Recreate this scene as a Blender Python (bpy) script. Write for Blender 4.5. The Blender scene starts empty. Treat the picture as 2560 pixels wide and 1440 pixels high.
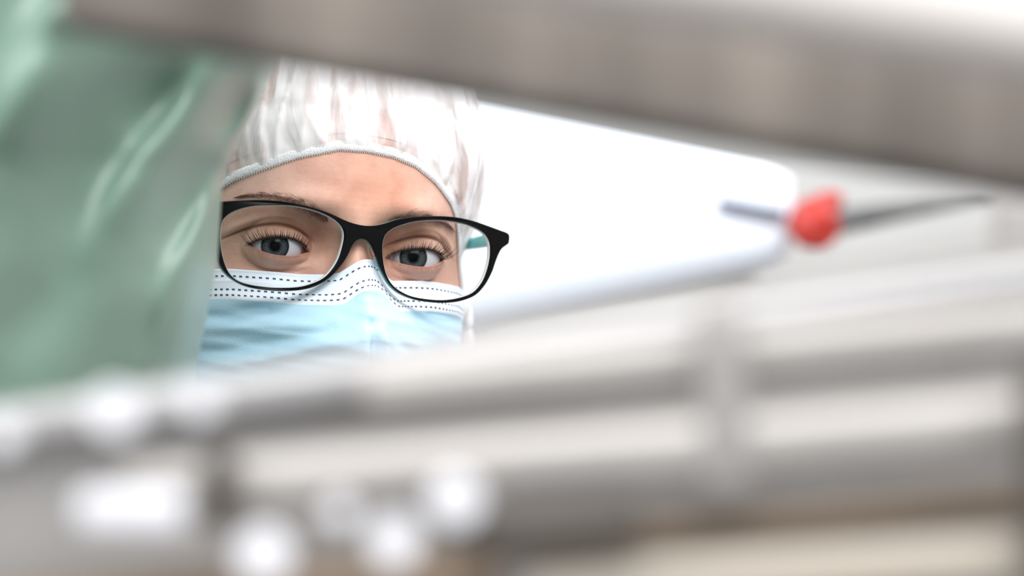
import bpy, bmesh, math, random
import numpy as np
from mathutils import Vector, Matrix, noise
from mathutils.bvhtree import BVHTree
random.seed(7)
S = bpy.context.scene
COL = S.collection
# ------------------------------------------------------------------ camera
FPX = 100 / 36 * 2560
D0 = 1.242
CAM = Vector((0, -D0, 1.5))
cd = bpy.data.cameras.new('camera'); cam = bpy.data.objects.new('camera', cd); COL.objects.link(cam)
cam.location = CAM; cam.rotation_euler = (math.pi / 2, 0, 0)
cd.lens = 100; cd.sensor_width = 36; cd.clip_start = 0.02
cd.dof.use_dof = True; cd.dof.focus_distance = 1.226; cd.dof.aperture_fstop = 3.3
S.camera = cam
# ------------------------------------------------------------------ light
W_ = bpy.data.worlds.new('world'); S.world = W_; W_.use_nodes = True
W_.node_tree.nodes['Background'].inputs[0].default_value = (0.90, 0.95, 1.0, 1)
W_.node_tree.nodes['Background'].inputs[1].default_value = 0.85
def area(loc, target, sx, sy, power, col=(1, 1, 1)):
    l = bpy.data.lights.new('ceiling_panel_light', 'AREA'); l.shape = 'RECTANGLE'; l.size = sx; l.size_y = sy
    l.energy = power; l.color = col
    o = bpy.data.objects.new('ceiling_panel_light', l); COL.objects.link(o); o.location = loc
    o.rotation_euler = (Vector(target) - Vector(loc)).to_track_quat('-Z', 'Y').to_euler()
    return o
area((0.2, -1.75, 2.9), (0.05, 0.0, 1.5), 2.2, 1.0, 60)
area((1.7, 0.6, 2.95), (0.3, 0.8, 1.4), 1.6, 1.6, 36, (0.95, 0.97, 1))
area((-1.9, -0.6, 2.9), (-0.3, -0.2, 1.5), 1.4, 1.4, 42)
vs = S.view_settings
S.display_settings.display_device = 'sRGB'
vs.view_transform = 'Standard'; vs.look = 'None'; vs.gamma = 1; vs.use_curve_mapping = False
vs.exposure = 0.22

# ------------------------------------------------------------------ helpers
def P(px, py, d):
    """world point seen at a pixel at distance d along the view axis"""
    return Vector(((px - 1280) / FPX * d, d - D0, 1.5 - (py - 720) / FPX * d))
def lin(r, g, b):
    f = lambda c: (c / 255 / 12.92) if c <= 10 else ((c / 255 + 0.055) / 1.055) ** 2.4
    return (f(r), f(g), f(b), 1)
def mat(name, col, rough=0.5, metal=0.0, noise_s=None, noise_amt=0.15, bump=0, bump_s=200, sss=0, sheen=0, spec=0.5, stretch=(1, 1, 1), aniso=0):
    m = bpy.data.materials.new(name); m.use_nodes = True
    nt = m.node_tree; b = nt.nodes['Principled BSDF']
    b.inputs['Base Color'].default_value = col; b.inputs['Roughness'].default_value = rough
    b.inputs['Metallic'].default_value = metal; b.inputs['Specular IOR Level'].default_value = spec
    if sss:
        b.inputs['Subsurface Weight'].default_value = sss
        b.inputs['Subsurface Radius'].default_value = (1, 0.35, 0.2); b.inputs['Subsurface Scale'].default_value = 0.004
    if sheen: b.inputs['Sheen Weight'].default_value = sheen
    tc = nt.nodes.new('ShaderNodeTexCoord'); mp = nt.nodes.new('ShaderNodeMapping'); mp.inputs['Scale'].default_value = stretch
    nt.links.new(tc.outputs['Object'], mp.inputs['Vector'])
    if noise_s:
        n = nt.nodes.new('ShaderNodeTexNoise'); n.inputs['Scale'].default_value = noise_s; n.inputs['Detail'].default_value = 3
        nt.links.new(mp.outputs[0], n.inputs['Vector'])
        r = nt.nodes.new('ShaderNodeValToRGB')
        r.color_ramp.elements[0].position = 0.3; r.color_ramp.elements[1].position = 0.7
        r.color_ramp.elements[0].color = tuple(c * (1 - noise_amt) for c in col[:3]) + (1,)
        r.color_ramp.elements[1].color = tuple(min(1, c * (1 + noise_amt)) for c in col[:3]) + (1,)
        nt.links.new(n.outputs['Fac'], r.inputs[0]); nt.links.new(r.outputs[0], b.inputs['Base Color'])
    if bump:
        n2 = nt.nodes.new('ShaderNodeTexNoise'); n2.inputs['Scale'].default_value = bump_s; n2.inputs['Detail'].default_value = 4
        bp = nt.nodes.new('ShaderNodeBump'); bp.inputs['Strength'].default_value = bump; bp.inputs['Distance'].default_value = 0.0006
        nt.links.new(mp.outputs[0], n2.inputs['Vector']); nt.links.new(n2.outputs['Fac'], bp.inputs['Height'])
        nt.links.new(bp.outputs[0], b.inputs['Normal'])
    return m
def meshobj(name, verts, faces, mats, parent=None, smooth=True, fmat=None, kind=None, cols=None):
    me = bpy.data.meshes.new(name); me.from_pydata([tuple(v) for v in verts], [], [tuple(f) for f in faces])
    for m in (mats if isinstance(mats, (list, tuple)) else [mats]): me.materials.append(m)
    if fmat is not None: me.polygons.foreach_set('material_index', fmat)
    me.polygons.foreach_set('use_smooth', [smooth] * len(me.polygons))
    if cols is not None:
        a = me.color_attributes.new('Col', 'FLOAT_COLOR', 'POINT'); a.data.foreach_set('color', np.asarray(cols, dtype=np.float32).ravel())
    me.update()
    o = bpy.data.objects.new(name, me); COL.objects.link(o)
    if parent: attach(o, parent)
    if kind: o['kind'] = kind
    return o
def attach(o, parent):
    o.parent = parent
    o.matrix_parent_inverse = wm(parent).inverted()
def wm(o):
    m = o.matrix_basis.copy()
    if o.parent: m = wm(o.parent) @ o.matrix_parent_inverse @ m
    return m
def thing(name, label, cat, loc, group=None):
    o = bpy.data.objects.new(name, None); COL.objects.link(o); o.location = loc; o.empty_display_size = 0.05
    o['label'] = label; o['category'] = cat
    if group: o['group'] = group
    return o
def tag(o, label, cat, group=None):
    o['label'] = label; o['category'] = cat
    if group: o['group'] = group
    return o
def struct(o): o['kind'] = 'structure'; return o
def rbox(name, c, size, m, parent=None, bev=0.003, rot=None, seg=3):
    bm = bmesh.new(); bmesh.ops.create_cube(bm, size=1)
    for v in bm.verts: v.co = Vector((v.co.x * size[0], v.co.y * size[1], v.co.z * size[2]))
    if bev: bmesh.ops.bevel(bm, geom=bm.edges[:], offset=bev, segments=seg, affect='EDGES', profile=0.5)
    if rot is not None: bmesh.ops.transform(bm, matrix=rot.to_4x4(), verts=bm.verts)
    me = bpy.data.meshes.new(name); bm.to_mesh(me); bm.free(); me.materials.append(m)
    me.polygons.foreach_set('use_smooth', [bev > 0] * len(me.polygons))
    o = bpy.data.objects.new(name, me); COL.objects.link(o); o.location = c
    if parent: attach(o, parent)
    return o
def basis(A, B, up=Vector((0, 0, 1))):
    x = (B - A).normalized(); y = up.cross(x).normalized(); z = x.cross(y)
    return Matrix((x, y, z)).transposed()
def bar(name, A, B, w, h, m, parent=None, bev=None, up=Vector((0, 0, 1))):
    """rounded bar from A to B: w along its depth, h along its height"""
    return rbox(name, (A + B) / 2, ((B - A).length, w, h), m, parent, bev if bev is not None else min(w, h) * 0.2, basis(A, B, up))
def lathe(name, A, B, prof, m, parent=None, n=40):
    """prof: list of (t 0..1 along A-B, radius)"""
    R = basis(A, B, Vector((0, 0, 1)) if abs((B - A).normalized().z) < 0.95 else Vector((0, 1, 0))); L = (B - A).length
    vs_, fs = [], []
    c = (A + B) / 2
    for t, r in prof:
        for i in range(n):
            a = 2 * math.pi * i / n
            vs_.append(R @ Vector((t * L - L / 2, math.cos(a) * r, math.sin(a) * r)))
    for k in range(len(prof) - 1):
        for i in range(n):
            j = (i + 1) % n
            fs.append((k * n + i, (k + 1) * n + i, (k + 1) * n + j, k * n + j)[::-1])
    fs.append(tuple(range(n))); fs.append(tuple(range((len(prof) - 1) * n, len(prof) * n))[::-1])
    me = bpy.data.meshes.new(name); me.from_pydata(vs_, [], fs); me.materials.append(m)
    me.polygons.foreach_set('use_smooth', [True] * (len(fs) - 2) + [False] * 2)
    o = bpy.data.objects.new(name, me); COL.objects.link(o); o.location = c
    if parent: attach(o, parent)
    return o
def loft(name, rings, m, parent=None, cap=True):
    n = len(rings[0]); v = [p for r in rings for p in r]; f = []
    for k in range(len(rings) - 1):
        for i in range(n):
            j = (i + 1) % n; f.append((k * n + i, k * n + j, (k + 1) * n + j, (k + 1) * n + i))
    if cap: f.append(tuple(range(n))[::-1]); f.append(tuple(range((len(rings) - 1) * n, len(rings) * n)))
    return meshobj(name, v, f, m, parent)
def ell(c, rx, ry, n=40, p=1.0):
    out = []
    for i in range(n):
        a = 2 * math.pi * i / n; ca, sa = math.cos(a), math.sin(a)
        out.append(Vector((c[0] + rx * math.copysign(abs(ca) ** p, ca), c[1] + ry * math.copysign(abs(sa) ** p, sa), c[2])))
    return out

# ------------------------------------------------------------------ materials
M = {}
M['wall'] = mat('painted_wall', lin(196, 194, 190), 0.8, noise_s=3, noise_amt=0.03)
M['floor'] = mat('floor_resin', lin(170, 168, 165), 0.4, noise_s=6, noise_amt=0.04)
M['ceil'] = mat('ceiling_tile', lin(235, 235, 235), 0.9, noise_s=30, noise_amt=0.03)
M['enamel'] = mat('white_enamel', lin(238, 243, 252), 0.35, noise_s=4, noise_amt=0.01)
M['steel_dark'] = mat('beam_steel_painted_reflections', lin(114, 106, 99), 0.45, 0.3, noise_s=1, noise_amt=0.42, stretch=(20, 2, 3))  # broad colour blotches stand in for blurred reflections in the steel
M['steel'] = mat('brushed_steel', lin(168, 166, 166), 0.38, 0.35, noise_s=1, noise_amt=0.08, stretch=(10, 30, 40))
M['steel_mid'] = mat('satin_steel', lin(146, 142, 139), 0.42, 0.3, noise_s=1, noise_amt=0.12, stretch=(14, 10, 30))
M['steel_warm'] = mat('warm_steel', lin(163, 158, 154), 0.4, 0.25, noise_s=1, noise_amt=0.10, stretch=(12, 10, 25))
M['bronze'] = mat('bronze_bearing_metal', lin(112, 96, 80), 0.5, 0.2, noise_s=12, noise_amt=0.25)
M['shadow_metal'] = mat('dark_steel', lin(72, 66, 60), 0.5, 0.3, noise_s=12, noise_amt=0.2)  # plain dark metal; on the gap bar it paints recess shade
M['beige'] = mat('beige_machine_paint', lin(158, 149, 137), 0.55, noise_s=5, noise_amt=0.05)
M['cream'] = mat('cream_pipe_plastic', lin(176, 170, 166), 0.5, noise_s=8, noise_amt=0.04)
M['glint_block_white'] = mat('white_glint_and_block', lin(212, 211, 215), 0.45, noise_s=20, noise_amt=0.01)  # clamp block white, also the painted highlights on the bed
M['red'] = mat('red_plastic', lin(178, 48, 38), 0.4, noise_s=20, noise_amt=0.1)
M['dark_rod'] = mat('dark_steel_rod', lin(105, 104, 103), 0.4, 0.3, noise_s=60, noise_amt=0.3)
M['navy'] = mat('navy_rubber', lin(70, 78, 98), 0.6, noise_s=40, noise_amt=0.1)
M['panel'] = mat('grey_panel_paint', lin(170, 168, 165), 0.5, noise_s=5, noise_amt=0.05)
M['coat'] = mat('white_coverall_fabric', lin(235, 237, 242), 0.8, noise_s=30, noise_amt=0.02, bump=0.4, bump_s=400)
M['gown'] = mat('green_gown_fabric', lin(106, 131, 116), 0.34, noise_s=14, noise_amt=0.10, bump=0.3, bump_s=700, sheen=0.15)
M['shoe'] = mat('white_rubber', lin(225, 225, 225), 0.6, noise_s=30, noise_amt=0.05)

# ------------------------------------------------------------------ room
def plane(name, vs_, m):
    return struct(meshobj(name, vs_, [(0, 1, 2, 3), (4, 7, 6, 5), (0, 4, 5, 1), (1, 5, 6, 2), (2, 6, 7, 3), (3, 7, 4, 0)], m, smooth=False))
def slab(name, a, b, m):
    x0, y0, z0 = a; x1, y1, z1 = b
    return plane(name, [(x0, y0, z0), (x1, y0, z0), (x1, y1, z0), (x0, y1, z0), (x0, y0, z1), (x1, y0, z1), (x1, y1, z1), (x0, y1, z1)], m)
slab('floor', (-3, -3.2, -0.1), (3, 3.2, 0), M['floor'])
slab('wall_back', (-3, 3.2, 0), (3, 3.3, 3.1), M['wall'])
slab('wall_left', (-3.1, -3.2, 0), (-3, 3.2, 3.1), M['wall'])
slab('wall_right', (3, -3.2, 0), (3.1, 3.2, 3.1), M['wall'])

# ------------------------------------------------------------------ head frame
YAW, ROLL, PITCH = math.radians(21.5), math.radians(4.2), math.radians(0)
RH = Matrix.Rotation(YAW, 3, 'Z') @ Matrix.Rotation(PITCH, 3, 'X') @ Matrix.Rotation(ROLL, 3, 'Y')
EC = P(862, 629.5, D0)                      # midpoint of the two eyeball centres
MM = 0.001
def L2W(p): return EC + RH @ (Vector(p) * MM)
def W2L(p): return (RH.transposed() @ (Vector(p) - EC)) / MM
RHn = np.array(RH); ECn = np.array(EC)
def L2Wn(a): return ECn + (a * MM) @ RHn.T
def ray(px, py):
    d = (P(px, py, 1.0) - CAM).normalized(); return CAM, d

EX = 31.8
def tab(z, zs, vals):
    return np.interp(z, zs, vals)
def smooth_tab(z, zs, vals):
    # monotone-ish smooth interpolation by averaging linear interpolations
    r = 0
    for o, w in ((-6, 1), (-3, 2), (0, 3), (3, 2), (6, 1)): r = r + w * np.interp(z + o, zs, vals)
    return r / 9
ZT = 116.0
def gdome(z):
    t = np.clip((z - 38) / (ZT - 38), 0, 1)
    return np.power(np.clip(1 - t ** 2.3, 0, 1), 0.5)
def headW(z):
    return smooth_tab(z, [-170, -125, -112, -100, -80, -60, -40, -15, 0, 20, 40, 200], [54, 50, 48, 50, 59, 67, 72, 72.5, 70, 68.5, 69, 69]) * gdome(z)
def headF(z):
    # front depth without the nose
    return smooth_tab(z, [-170, -125, -118, -108, -95, -80, -68, -50, -30, -12, 0, 8, 18, 30, 45, 58, 70, 200],
                      [30, 22, 5, -14, -17, -16, -20, -17, -12, -11, -11.5, -15, -19.5, -21, -20, -16, -10, -10])
def headB(z): return smooth_tab(z, [-170, -80, -40, 0, 30, 200], [128, 126, 148, 164, 168, 168])
YC = 75.0
def G(x, z, cx, cz, sx, sz): return np.exp(-((x - cx) / sx) ** 2 - ((z - cz) / sz) ** 2)
def smin(a, b, k):
    h = np.clip(0.5 + 0.5 * (b - a) / k, 0, 1); return b + (a - b) * h - k * h * (1 - h)
def crease_z(e): return 9.0 - 6.2 * ((e - 2) / 17.5) ** 2
def head_pts(sx, cy, z, nose=1.0, eyes=True):
    """sx, cy: unit superellipse coordinates (cy>0 front). returns local xyz arrays"""
    g = gdome(z)
    x = sx * headW(z)
    yf = YC - (YC - headF(np.minimum(z, 58))) * np.where(z > 38, g, 1) * cy
    yb = YC - (headB(z) - YC) * np.where(z > 38, g, 1) * cy
    y = np.where(cy > 0, yf, yb)
    front = np.clip(cy / 0.35, 0, 1)
    ax = np.abs(x)
    # nose
    hn = smooth_tab(z, [-60, -50, -45, -38, -25, -12, -4, 4, 12, 22], [0, -4, -20, -27, -21, -14, -9.5, -6.3, -3.5, 0])
    wn = np.interp(z, [-45, -38, -20, 0, 12], [14, 13, 9.5, 7.5, 9])
    dy = nose * hn * np.exp(-(ax / wn) ** 2)
    dy -= 3.0 * G(ax, z, 27, 19, 17, 6) + 1.0 * G(ax, z, 48, 14, 8, 8)
    dy -= 4.0 * G(ax, z, 38, -30, 17, 13)
    dy += 1.6 * G(ax, z, 0, 22, 9, 9) * 0.5
    dy += 5.0 * G(ax, z, 27, 4, 15, 9.5) + 4.5 * G(ax, z, 16, 5, 5.5, 8)
    dy += 1.5 * G(ax, z, 24, -13, 14, 4)
    y = y + dy * front
    if eyes:
        e = ax - EX                                   # + lateral
        Rx = np.where(e > 0, 13.9, 15.6)
        q = 1 - (e / Rx) ** 2 - (z / np.where(z > 0, 13.6, 11.6)) ** 2
        ye = np.where(q > 0, -13.5 * np.sqrt(np.clip(q, 0, 1)), -q * 40)
        y = np.where(front > 0.5, smin(y, ye, 3.0), y)
        w = np.clip((e + 16) / 5, 0, 1) * np.clip((24 - e) / 7, 0, 1)
        zc = crease_z(e)
        y = y + w * front * (2.1 * np.exp(-((z - zc) / 0.65) ** 2) - 1.9 * np.exp(-((z - zc - 2.6) / 2.1) ** 2))
        w2 = np.clip((e + 15) / 6, 0, 1) * np.clip((14 - e) / 8, 0, 1)
        zb = -8.2 + 3.2 * (e / 15) ** 2
        y = y + w2 * front * (0.5 * np.exp(-((z - zb) / 0.9) ** 2) - 0.5 * np.exp(-((z - zb - 2) / 1.4) ** 2))
        # second faint crease under the eye
        y = y + w2 * front * 0.35 * np.exp(-((z - zb + 3.2) / 0.8) ** 2)
    return x, y, z
# columns
cols = [(q, (1 - abs(q) ** 2.5) ** 0.4) for q in np.arange(-0.93, 0.9301, 0.0075)]
side = []
for dg in np.arange(67.5, 180.1, 2.5):
    a = math.radians(dg); s, c = math.sin(a), math.cos(a)
    side.append((abs(s) ** 0.8, math.copysign(abs(c) ** 0.8, c)))
cols = [(-s, c) for s, c in side[:-1]][::-1] + cols + side
cols = np.array(cols); NC = len(cols)
T_UP, T_LO = 16.0, 15.0
up_t = np.concatenate([np.arange(0, T_UP, 0.4), np.arange(T_UP, 44, 1.0), np.arange(44, 100, 2.5), 38 + (ZT - 38) * np.sin(np.radians([53.5, 58, 63, 68, 73, 78, 83, 88]))])
up_t = np.unique(np.round(up_t, 3)); 
lo_t = np.concatenate([-np.arange(0, T_LO, 0.4), -np.arange(T_LO, 60, 1.2), -np.arange(60, 171, 4)])
lo_t = np.unique(np.round(lo_t, 3))[::-1]
MED = 1.7
def corner_line(e):     # height of the line joining the corners of the eye, blended out beyond them
    base = np.interp(e, [-13.5, 13.3], [-1.7, -0.6])
    w = np.clip(1 - (np.abs(e) - 13.4) / 7, 0, 1); w = w * w * (3 - 2 * w)
    return base * w
def lid_u(e):
    t = np.where(e < 0.5, (e - 0.5) / -14.0, (e - 0.5) / 12.8)
    return np.where(np.abs(t) < 1, 4.7 * np.clip(1 - np.abs(t) ** 2.3, 0, 1) ** 0.95, 0)
def lid_l(e):
    t = np.where(e < 1.5, (e - 1.5) / -15.0, (e - 1.5) / 11.8)
    return np.where(np.abs(t) < 1, 3.4 * np.clip(1 - np.abs(t) ** 2.0, 0, 1), 0)
def row_pts(t, upper):
    tt = np.full(NC, float(t))
    x0 = cols[:, 0] * headW(tt); e = np.abs(x0) - EX + MED * (x0 > 0)
    fr = cols[:, 1] > 0.2
    if upper and t < T_UP:
        off = np.where(fr, corner_line(e) + lid_u(e), 0); z = off + tt * (1 - off / T_UP)
    elif (not upper) and t > -T_LO:
        off = np.where(fr, corner_line(e) - lid_l(e), 0); z = off + tt * (1 + off / T_LO)
    else: z = tt
    z2 = z
    return np.stack(head_pts(cols[:, 0], cols[:, 1], z2), 1)
rows = [row_pts(t, False) for t in lo_t[::-1]] + [row_pts(t, True) for t in up_t]
nlo = len(lo_t)
pts = np.concatenate(rows); faces = []
NR = len(rows)
slit_lo, slit_up = nlo - 1, nlo
e0 = np.abs(cols[:, 0] * headW(np.zeros(NC))) - EX + MED * (cols[:, 0] > 0)
ineye = (cols[:, 1] > 0.2) & ((lid_u(e0) > 0) | (lid_l(e0) > 0))
# weld the two copies of the slit row outside the eyes
remap = np.arange(len(pts))
for j in range(NC):
    if not ineye[j]: remap[slit_up * NC + j] = slit_lo * NC + j
for r in range(NR - 1):
    if r == slit_lo: continue
    for j in range(NC):
        k = (j + 1) % NC
        faces.append((remap[r * NC + j], remap[r * NC + k], remap[(r + 1) * NC + k], remap[(r + 1) * NC + j]))
# close the crown
pts = np.vstack([pts, [[0, YC, ZT]]]); apex = len(pts) - 1
for j in range(NC):
    faces.append((remap[(NR - 1) * NC + j], remap[(NR - 1) * NC + (j + 1) % NC], apex))
# lid margins
extra = []; flag = {}
def add(p): extra.append(p); return len(pts) + len(extra) - 1
for sgn, rr, in ((1, slit_up), (-1, slit_lo)):
    m1, m2 = {}, {}
    for j in range(NC):
        near = ineye[j] or ineye[j - 1] or ineye[(j + 1) % NC]
        if not near: continue
        p = pts[remap[rr * NC + j]]
        m1[j] = add((p[0], p[1] + 1.3, p[2] - sgn * 0.35)); m2[j] = add((p[0], p[1] + 5.0, p[2] + sgn * 1.5))
        flag[m1[j]] = 1; flag[m2[j]] = 1
    for j in m1:
        k = (j + 1) % NC
        if k in m1:
            a, b = remap[rr * NC + j], remap[rr * NC + k]
            q1 = (a, b, m1[k], m1[j]); q2 = (m1[j], m1[k], m2[k], m2[j])
            if sgn > 0: q1, q2 = q1[::-1], q2[::-1]
            faces += [q1, q2]
pts = np.vstack([pts, extra])
# skin pigment plus painted-in socket and crease shade and temple light: darker lids and inner sockets, pinker cheeks and lower lid
X, Y, Z = pts[:, 0], pts[:, 1], pts[:, 2]; AX = np.abs(X); E = AX - EX + MED * (X > 0)
base = np.tile(np.array(lin(230, 182, 162)), (len(pts), 1))
def blend(col, w):
    global base
    w = np.clip(w, 0, 1)[:, None]; base = base * (1 - w) + np.array(lin(*col)) * w
blend((238, 200, 188), 0.7 * (G(AX, Z, 50, 32, 20, 16)))
blend((226, 160, 132), 0.6 * G(X, Z, 8, 26, 22, 14))
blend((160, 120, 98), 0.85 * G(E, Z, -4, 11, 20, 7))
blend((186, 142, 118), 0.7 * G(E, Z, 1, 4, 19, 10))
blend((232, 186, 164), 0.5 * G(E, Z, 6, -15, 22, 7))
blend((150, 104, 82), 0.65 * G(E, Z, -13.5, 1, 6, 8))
blend((224, 168, 150), 0.5 * G(E, Z, 5, -15, 16, 6))
blend((176, 128, 112), 0.65 * G(E, Z, -3, -8.5, 13, 3.5))
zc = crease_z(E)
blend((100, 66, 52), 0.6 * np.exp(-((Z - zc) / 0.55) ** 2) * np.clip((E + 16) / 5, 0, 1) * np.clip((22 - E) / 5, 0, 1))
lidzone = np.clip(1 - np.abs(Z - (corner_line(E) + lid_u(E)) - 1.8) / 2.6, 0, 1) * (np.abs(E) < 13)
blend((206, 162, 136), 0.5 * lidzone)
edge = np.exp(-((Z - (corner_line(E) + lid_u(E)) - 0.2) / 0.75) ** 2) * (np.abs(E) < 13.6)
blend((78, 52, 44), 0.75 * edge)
edge = np.exp(-((Z - (corner_line(E) - lid_l(E))) / 0.5) ** 2) * (np.abs(E) < 13.6)
blend((170, 112, 98), 0.6 * edge)
fl = np.zeros(len(pts)); 
for k in flag: fl[k] = 1
up_rim = fl * (Z > -0.5)
blend((196, 140, 128), fl); blend((70, 45, 40), up_rim * 0.8)
base[:, 3] = 1
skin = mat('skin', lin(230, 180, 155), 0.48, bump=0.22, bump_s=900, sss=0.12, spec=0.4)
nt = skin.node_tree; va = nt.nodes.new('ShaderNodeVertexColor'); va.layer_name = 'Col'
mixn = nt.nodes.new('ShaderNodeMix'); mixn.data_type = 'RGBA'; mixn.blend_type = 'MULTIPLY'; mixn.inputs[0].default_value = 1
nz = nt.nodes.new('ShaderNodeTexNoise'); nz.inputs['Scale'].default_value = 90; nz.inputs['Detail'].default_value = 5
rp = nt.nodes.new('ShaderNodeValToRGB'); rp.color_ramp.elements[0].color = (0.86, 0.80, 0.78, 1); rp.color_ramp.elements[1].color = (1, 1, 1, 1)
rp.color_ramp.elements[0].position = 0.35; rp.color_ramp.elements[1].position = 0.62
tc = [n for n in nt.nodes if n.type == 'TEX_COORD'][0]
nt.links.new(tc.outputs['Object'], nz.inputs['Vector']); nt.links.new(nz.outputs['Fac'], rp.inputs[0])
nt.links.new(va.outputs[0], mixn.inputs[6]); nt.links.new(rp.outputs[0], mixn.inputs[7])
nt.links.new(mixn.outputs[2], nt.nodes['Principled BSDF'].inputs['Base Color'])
FLOORP = Vector((EC.x - 0.03, 0.12, 0))
woman = thing('person', 'person in white bouffant cap and blue face mask looking through black glasses', 'person', FLOORP)
wpts = L2Wn(pts)
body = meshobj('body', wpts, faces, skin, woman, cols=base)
bvh = BVHTree.FromPolygons([Vector(p) for p in wpts], [tuple(int(i) for i in f) for f in faces])
def hit(px, py):
    o, d = ray(px, py); loc, nrm, i, dist = bvh.ray_cast(o, d)
    return loc, nrm

# ------------------------------------------------------------------ eyes
scl = mat('sclera', lin(190, 188, 192), 0.15, noise_s=300, noise_amt=0.03, sss=0.05)
caru = mat('pink_caruncle', lin(190, 120, 108), 0.3, noise_s=800, noise_amt=0.1)
def iris_mat():
    m = bpy.data.materials.new('grey_iris'); m.use_nodes = True; nt = m.node_tree; b = nt.nodes['Principled BSDF']
    tc = nt.nodes.new('ShaderNodeTexCoord'); sep = nt.nodes.new('ShaderNodeSeparateXYZ'); nt.links.new(tc.outputs['Object'], sep.inputs[0])
    def mth(op, a, b_=None):
        n = nt.nodes.new('ShaderNodeMath'); n.operation = op
        for i, v in enumerate((a, b_)):
            if v is None: continue
            if isinstance(v, (int, float)): n.inputs[i].default_value = v
            else: nt.links.new(v, n.inputs[i])
        return n.outputs[0]
    r = mth('SQRT', mth('ADD', mth('POWER', sep.outputs[0], 2), mth('POWER', sep.outputs[2], 2)))
    rn = mth('DIVIDE', r, 0.0059)
    th = mth('ARCTAN2', sep.outputs[0], sep.outputs[2])
    comb = nt.nodes.new('ShaderNodeCombineXYZ'); nt.links.new(mth('MULTIPLY', th, 6), comb.inputs[0]); nt.links.new(mth('MULTIPLY', rn, 1.6), comb.inputs[1])
    nz = nt.nodes.new('ShaderNodeTexNoise'); nz.inputs['Scale'].default_value = 2.2; nz.inputs['Detail'].default_value = 4; nt.links.new(comb.outputs[0], nz.inputs['Vector'])
    rp = nt.nodes.new('ShaderNodeValToRGB'); nt.links.new(rn, rp.inputs[0]); cr = rp.color_ramp
    cr.elements[0].position = 0.0; cr.elements[0].color = (0.003, 0.003, 0.004, 1)
    cr.elements[1].position = 1.0; cr.elements[1].color = lin(34, 38, 44)
    for p_, c_ in ((0.33, (0.003, 0.003, 0.004, 1)), (0.38, lin(36, 38, 38)), (0.6, lin(80, 88, 90)), (0.84, lin(66, 73, 76)), (0.93, lin(30, 33, 36))):
        e_ = cr.elements.new(p_); e_.color = c_
    r2 = nt.nodes.new('ShaderNodeValToRGB'); r2.color_ramp.elements[0].position = 0.35; r2.color_ramp.elements[1].position = 0.65
    r2.color_ramp.elements[0].color = (0.45, 0.45, 0.45, 1); nt.links.new(nz.outputs['Fac'], r2.inputs[0])
    mx = nt.nodes.new('ShaderNodeMix'); mx.data_type = 'RGBA'; mx.blend_type = 'MULTIPLY'; mx.inputs[0].default_value = 1
    nt.links.new(rp.outputs[0], mx.inputs[6]); nt.links.new(r2.outputs[0], mx.inputs[7]); nt.links.new(mx.outputs[2], b.inputs['Base Color'])
    b.inputs['Roughness'].default_value = 0.9; b.inputs['Specular IOR Level'].default_value = 0.0
    return m
IRIS = iris_mat()
def clear_mat(name, gloss_rough=0.02, tint=(1, 1, 1, 1), ior=1.38):
    m = bpy.data.materials.new(name); m.use_nodes = True; nt = m.node_tree; nt.nodes.remove(nt.nodes['Principled BSDF'])
    out = nt.nodes['Material Output']; t = nt.nodes.new('ShaderNodeBsdfTransparent'); t.inputs[0].default_value = tint
    g = nt.nodes.new('ShaderNodeBsdfGlossy'); g.inputs['Roughness'].default_value = gloss_rough
    f = nt.nodes.new('ShaderNodeFresnel'); f.inputs[0].default_value = ior; mx = nt.nodes.new('ShaderNodeMixShader')
    nt.links.new(f.outputs[0], mx.inputs[0]); nt.links.new(t.outputs[0], mx.inputs[1]); nt.links.new(g.outputs[0], mx.inputs[2]); nt.links.new(mx.outputs[0], out.inputs[0])
    return m
CORNEA = clear_mat('clear_cornea', 0.03, (1, 1, 1, 1), 1.2)
GLASS = clear_mat('spectacle_glass', 0.01, (0.97, 0.98, 0.98, 1), 1.10)
def revolve(profile, n=64):
    """profile (r, y) -> verts/faces about local Y"""
    v, f = [], []
    for r, y in profile:
        for i in range(n):
            a = 2 * math.pi * i / n; v.append((r * math.cos(a), y, r * math.sin(a)))
    for k in range(len(profile) - 1):
        for i in range(n):
            j = (i + 1) % n; f.append((k * n + i, k * n + j, (k + 1) * n + j, (k + 1) * n + i))
    return v, f
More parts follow.
